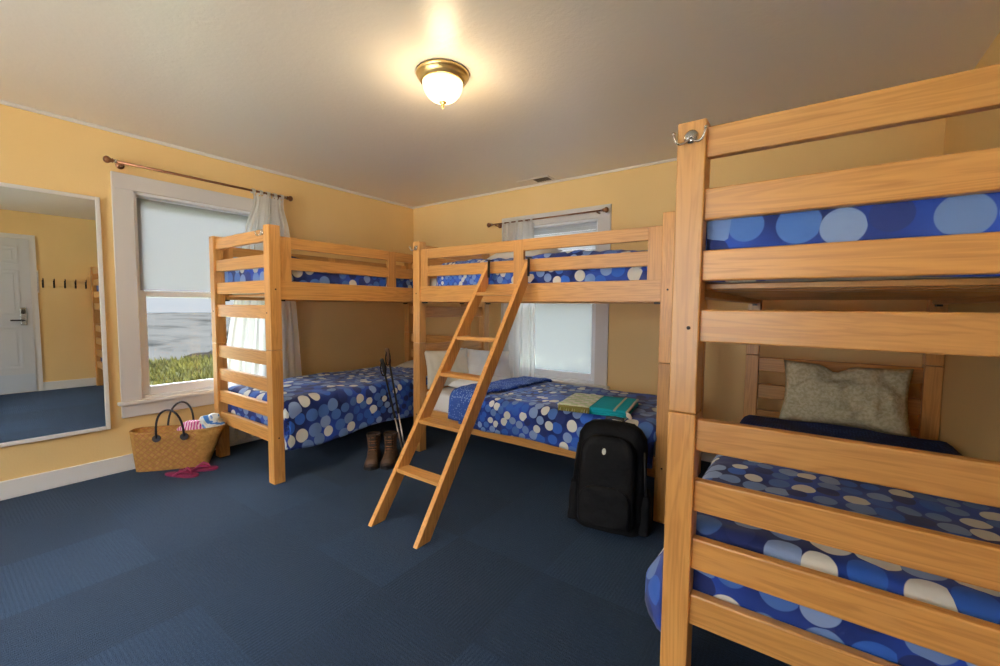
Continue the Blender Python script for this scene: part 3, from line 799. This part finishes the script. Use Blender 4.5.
# ------------------------------------------------------------------ hiking boots
BR = mat('brown_leather', (.085, .042, .020), .6); q = N(BR); q.bump(q.noise(q.coord('Object'), 40, 3), .4, .004)
BR2 = mat('dark_suede', (.035, .020, .012), .8); LACE = mat('rust_lace', (.28, .11, .04), .7)
def boot(label, loc, rz, mir=1):
    t = thing('hiking_boot', label, 'boot', loc, (0, 0, rz), 'hiking boots'); t.scale = (1.14, 1, 1)
    # toe towards -Y, heel at +Y
    bm = bmesh.new(); R = []
    def outline(y):   # half width of the sole
        u = (y+.17)/.29
        return .040*math.sqrt(max(0, 1-(2*u-1)**6))*(1.08-.22*math.sin(PI*min(1, max(0, u))*.9)*0+.12*math.cos(2.2*PI*u))
    ys = [-.17+.29*k/14 for k in range(15)]
    for z in (0, .006, .022, .026):
        pts = [(outline(y)+.004, y, z) for y in ys]+[(-outline(y)-.004, y, z) for y in ys[::-1]]
        R.append(pts)
    loft(bm, R); obj('sole', fixn(bm), BLK2, t)
    bm = bmesh.new(); R = []
    for k in range(15):
        y = -.165+.275*k/14; u = k/14
        hgt = .052+.02*u if u < .35 else (.059+(.095-.059)*(u-.35)/.25 if u < .6 else .10)
        if k == 0: hgt = .03
        hw = outline(y)*.98+.001
        ring = [(hw*math.cos(a), y, .026+(hgt-.0)*max(0, math.sin(a))**.8) for a in [i*PI/10 for i in range(11)]]
        R.append(ring)
    loft(bm, R, close=True); obj('upper', fixn(bm), BR, t, True)
    bm = bmesh.new(); R = []
    for z, yc, a, b in ((.06, .045, .038, .065), (.10, .048, .038, .058), (.135, .052, .040, .054), (.17, .054, .043, .056), (.195, .054, .046, .060), (.205, .054, .044, .058), (.20, .054, .036, .048), (.15, .054, .030, .042)):
        R.append([(x, y+yc, z-(.012 if z > .14 and y > .0 else 0)) for x, y in superell(a, b, 20, 2.4)])
    loft(bm, R); obj('shaft', fixn(bm), BR, t, True)
    bm = bmesh.new(); R = []
    for z, yc in ((.085, -.03), (.12, -.015), (.16, -.004), (.20, -.008), (.225, -.016)):
        R.append([(x, y*.4+yc, z) for x, y in superell(.022, .018, 12, 3)])
    loft(bm, R); obj('tongue', fixn(bm), BR2, t, True)
    bm = bmesh.new(); lathe(bm, [(.046, .196), (.050, .203), (.046, .211), (.040, .205)], 20)
    for v in bm.verts: v.co.y = v.co.y*1.28+.054
    obj('collar', bm, BR2, t, True)
    for k in range(6):
        z = .085+.021*k; y = -.048+.038*min(1, k/3)-.0*k
        bm = bmesh.new(); tube(bm, [(-.026, y+.006, z), (0, y-.006, z+.010*(1 if k % 2 else -1)*.4+.004), (.026, y+.006, z)], .0032, 6)
        obj('lace', bm, LACE, t, True)
    bm = bmesh.new(); R = []
    for k in range(6):
        y = -.172+.012*k; hw = outline(max(y, -.165))*.98+.003; hh = .022+.020*math.sqrt(k/5)
        R.append([(hw*math.cos(a), y, .024+hh*math.sin(a)) for a in [i*PI/8 for i in range(9)]])
    loft(bm, R); obj('toe_cap', fixn(bm), BR2, t, True)
    return t
boot('left one of two brown hiking boots beneath the left lower bunk edge', (1.275, -1.60, 0), math.radians(46))
boot('right one of two brown hiking boots, nearer the trekking poles', (1.36, -1.51, 0), math.radians(42))

# ------------------------------------------------------------------ trekking poles
def pole(label, foot, top, seed, cork):
    f, t_ = Vector(foot), Vector(top); d = t_-f; L = d.length
    t = thing('trekking_pole', label, 'trekking pole', foot, d.to_track_quat('Z', 'Y').to_euler(), 'trekking poles')
    bm = bmesh.new(); tube(bm, [(0, 0, 0), (0, 0, .03)], [.003, .006], 10); obj('tip', bm, DARKM, t, True)
    bm = bmesh.new(); tube(bm, [(0, 0, .03), (0, 0, L*.40)], .0062, 12); obj('lower_shaft', bm, SILVER, t, True)
    bm = bmesh.new(); tube(bm, [(0, 0, L*.40), (0, 0, L*.40+.05), (0, 0, L*.40+.051), (0, 0, L-.12)], [.0105, .0105, .008, .008], 12); obj('upper_shaft', bm, BLK2, t, True)
    bm = bmesh.new(); lathe(bm, [(.007, .052), (.028, .048), (.030, .051), (.007, .058)], 20); obj('basket', bm, BLK2, t)
    bm = bmesh.new(); tube(bm, [(0, 0, L-.13), (0, 0, L-.10), (0, 0, L-.07), (0, 0, L-.03), (0, 0, L-.005), (0, 0, L+.005)], [.010, .016, .013, .016, .017, .010], 12)
    obj('grip', bm, cork, t, True)
    bm = bmesh.new(); pts = []
    for k in range(15):
        a = k/14*2*PI; pts.append((.02*math.sin(a)*(1+.3*seed)+.015*(1-math.cos(a)), .02*math.sin(a*.5), L-.02-.06*(1-math.cos(a))))
    tube(bm, pts, .005, 6); obj('wrist_strap', bm, BLACK, t, True)
pole('trekking pole with cork-topped grip leaning on the left lower bunk', (1.42, -1.395, .002), (1.135, -1.345, .845), 0, mat('cork_grip', (.16, .085, .045), .8))
pole('shorter black trekking pole crossing the other one, strap dangling', (1.405, -1.405, .002), (1.135, -1.40, .765), 1, BLK2)

# ------------------------------------------------------------------ straw basket with beach things
def straw_mat():
    m = mat('woven_straw', rough=.75, spec=.2); q = N(m)
    t = q.n('TexCoord'); s = q.n('SeparateXYZ'); q.l(t.outputs['Object'], s.inputs[0])
    a = q.math('ADD', s.outputs[0], s.outputs[2]); b = q.math('SUBTRACT', s.outputs[0], s.outputs[2])
    wa = q.math('SINE', q.math('MULTIPLY', a, 420.0)); wb = q.math('SINE', q.math('MULTIPLY', b, 420.0))
    st = q.math('GREATER_THAN', q.math('SINE', q.math('MULTIPLY', a, 150.0)), .72); st2 = q.math('GREATER_THAN', q.math('SINE', q.math('MULTIPLY', b, 150.0)), .72)
    band = q.math('LESS_THAN', q.math('ABSOLUTE', q.math('SUBTRACT', s.outputs[0], -.05)), .19)
    n = q.noise(q.coord('Object'), 40, 3)
    base = q.ramp(n, [(.3, (.36, .17, .035)), (.7, (.54, .29, .075))])
    c = q.mix(q.math('MULTIPLY', q.math('MULTIPLY', q.math('MAXIMUM', st, st2), band), q.math('MULTIPLY', n, .9)), base, (.36, .09, .06))
    c = q.mix(q.math('MULTIPLY', q.math('GREATER_THAN', q.math('MULTIPLY', wa, wb), .2), .25), c, (.62, .42, .2))
    q.l(c, q.b.inputs['Base Color']); q.bump(q.math('MULTIPLY', wa, wb), .5, .004); return m
STRAW = straw_mat()
bk = thing('straw_basket', 'woven straw beach basket with dark leather handles under the left window', 'basket', (.215, -2.515, 0), (0, 0, math.radians(55)))
bm = bmesh.new(); R = []; nn = 56
def bring(z, inset=0):
    k = z/.285
    xl, xr = -.255-.022*k, .185+.120*k
    a = (xr-xl)/2-inset; b = .046+.050*k-inset; c = (xl+xr)/2
    return [(x+c, y, z+.012*(abs(x)/.33)**2*k) for x, y in superell(a, b, nn, 3.2)]
outer = [bring(z) for z in (0, .01, .05, .11, .17, .23, .285)]
inner = [bring(z, .007) for z in (.282, .2, .1, .012)]
loft(bm, outer+inner, capA=True, capB=True); obj('basket_body', fixn(bm), STRAW, bk, True)
bm = bmesh.new(); p = bring(.285, .003); tube(bm, p+[p[0], p[1]], .0065, 8, caps=False); obj('rim', bm, STRAW, bk, True)
HND = mat('dark_leather', (.020, .016, .022), .5)
for s, up_, lean in ((-1, .205, -.035), (1, .205, .035)):
    bm = bmesh.new(); pts = []
    for k in range(21):
        a = k/20*PI
        pts.append((-.012-.082*math.cos(a), s*(.100)+lean*math.sin(a), .252+(up_)*math.sin(a)**.75))
    tube(bm, pts, .007, 10); h = obj('handle', bm, HND, bk, True)
    for x in (-.094, .070):
        bm = bmesh.new(); R = []
        for y in (s*.090, s*.104): R.append([(x+.025*a, y, .250+.025*b) for a, b in superell(1, 1, 16, 2)])
        loft(bm, R); obj('handle_patch', fixn(bm), HND, h)
def crumple(label, name, cat, m, loc, sz, seed, rz=0):
    bm = bmesh.new(); bmesh.ops.create_icosphere(bm, subdivisions=4, radius=1)
    for v in bm.verts:
        k = 1+.30*noise.noise(v.co*1.3+Vector((seed, 0, 0)))+.14*noise.noise(v.co*3.2+Vector((seed, 4, 0)))
        v.co = Vector((v.co.x*sz[0]*k, v.co.y*sz[1]*k, v.co.z*sz[2]*k))
    o = obj(name, bm, m, None, True); o.location = loc; o.rotation_euler = (0, 0, rz); return tag(o, label, cat)
PK = mat('pink_striped', rough=.85); q = N(PK)
wv = q.n('TexWave'); wv.inputs['Scale'].default_value = 16; wv.inputs['Distortion'].default_value = 2.5; q.l(q.coord('Object', (1, .4, .6)), wv.inputs[0])
q.l(q.ramp(wv.outputs['Fac'], [(.45, (.55, .06, .26)), (.55, (.78, .55, .64))]), q.b.inputs['Base Color'])
BWH = mat('blue_white_print', rough=.85); q = N(BWH)
n = q.noise(q.coord('Object'), 7.5, 2, 1.5); q.l(q.ramp(n, [(.46, (.06, .20, .52)), (.50, (.66, .70, .68)), (.64, (.55, .52, .40))]), q.b.inputs['Base Color'])
crumple('pink and white striped towel in the straw basket', 'striped_towel', 'towel', PK, (.275, -2.43, .285), (.095, .055, .062), 2, math.radians(50))
crumple('blue and white printed cloth spilling over the right end of the straw basket', 'printed_cloth', 'cloth', BWH, (.345, -2.345, .318), (.085, .05, .062), 7, math.radians(50))

# ------------------------------------------------------------------ flip-flops
MG = mat('magenta_foam', (.20, .008, .06), .6); MG2 = mat('magenta_strap', (.28, .015, .09), .4)
def flip(label, loc, rz):
    t = thing('flip_flop', label, 'flip-flop', loc, (0, 0, rz), 'magenta flip-flops')
    bm = bmesh.new(); R = []
    for z in (0, .003, .014, .017):
        s = 1 if 0 < z < .016 else .96; pts = []
        for k in range(28):
            a = 2*PI*k/28; y = .125*math.sin(a); w = .038+.010*math.sin(a)-.006*math.cos(2*a+.4)
            pts.append((w*math.cos(a)*s, y*s, z))
        R.append(pts)
    loft(bm, R); obj('sole', fixn(bm), MG, t)
    bm = bmesh.new()
    for s in (-1, 1): tube(bm, [(0, .075, .015), (s*.012, .062, .035), (s*.032, .02, .045), (s*.042, -.03, .014)], [.004, .006, .008, .006], 8)
    obj('strap', bm, MG2, t, True)
flip('magenta flip-flop in front of the straw basket, nearest the camera', (.425, -2.565, 0), math.radians(-60))
flip('magenta flip-flop half under the straw basket, behind the other one', (.405, -2.455, 0.0), math.radians(-40))
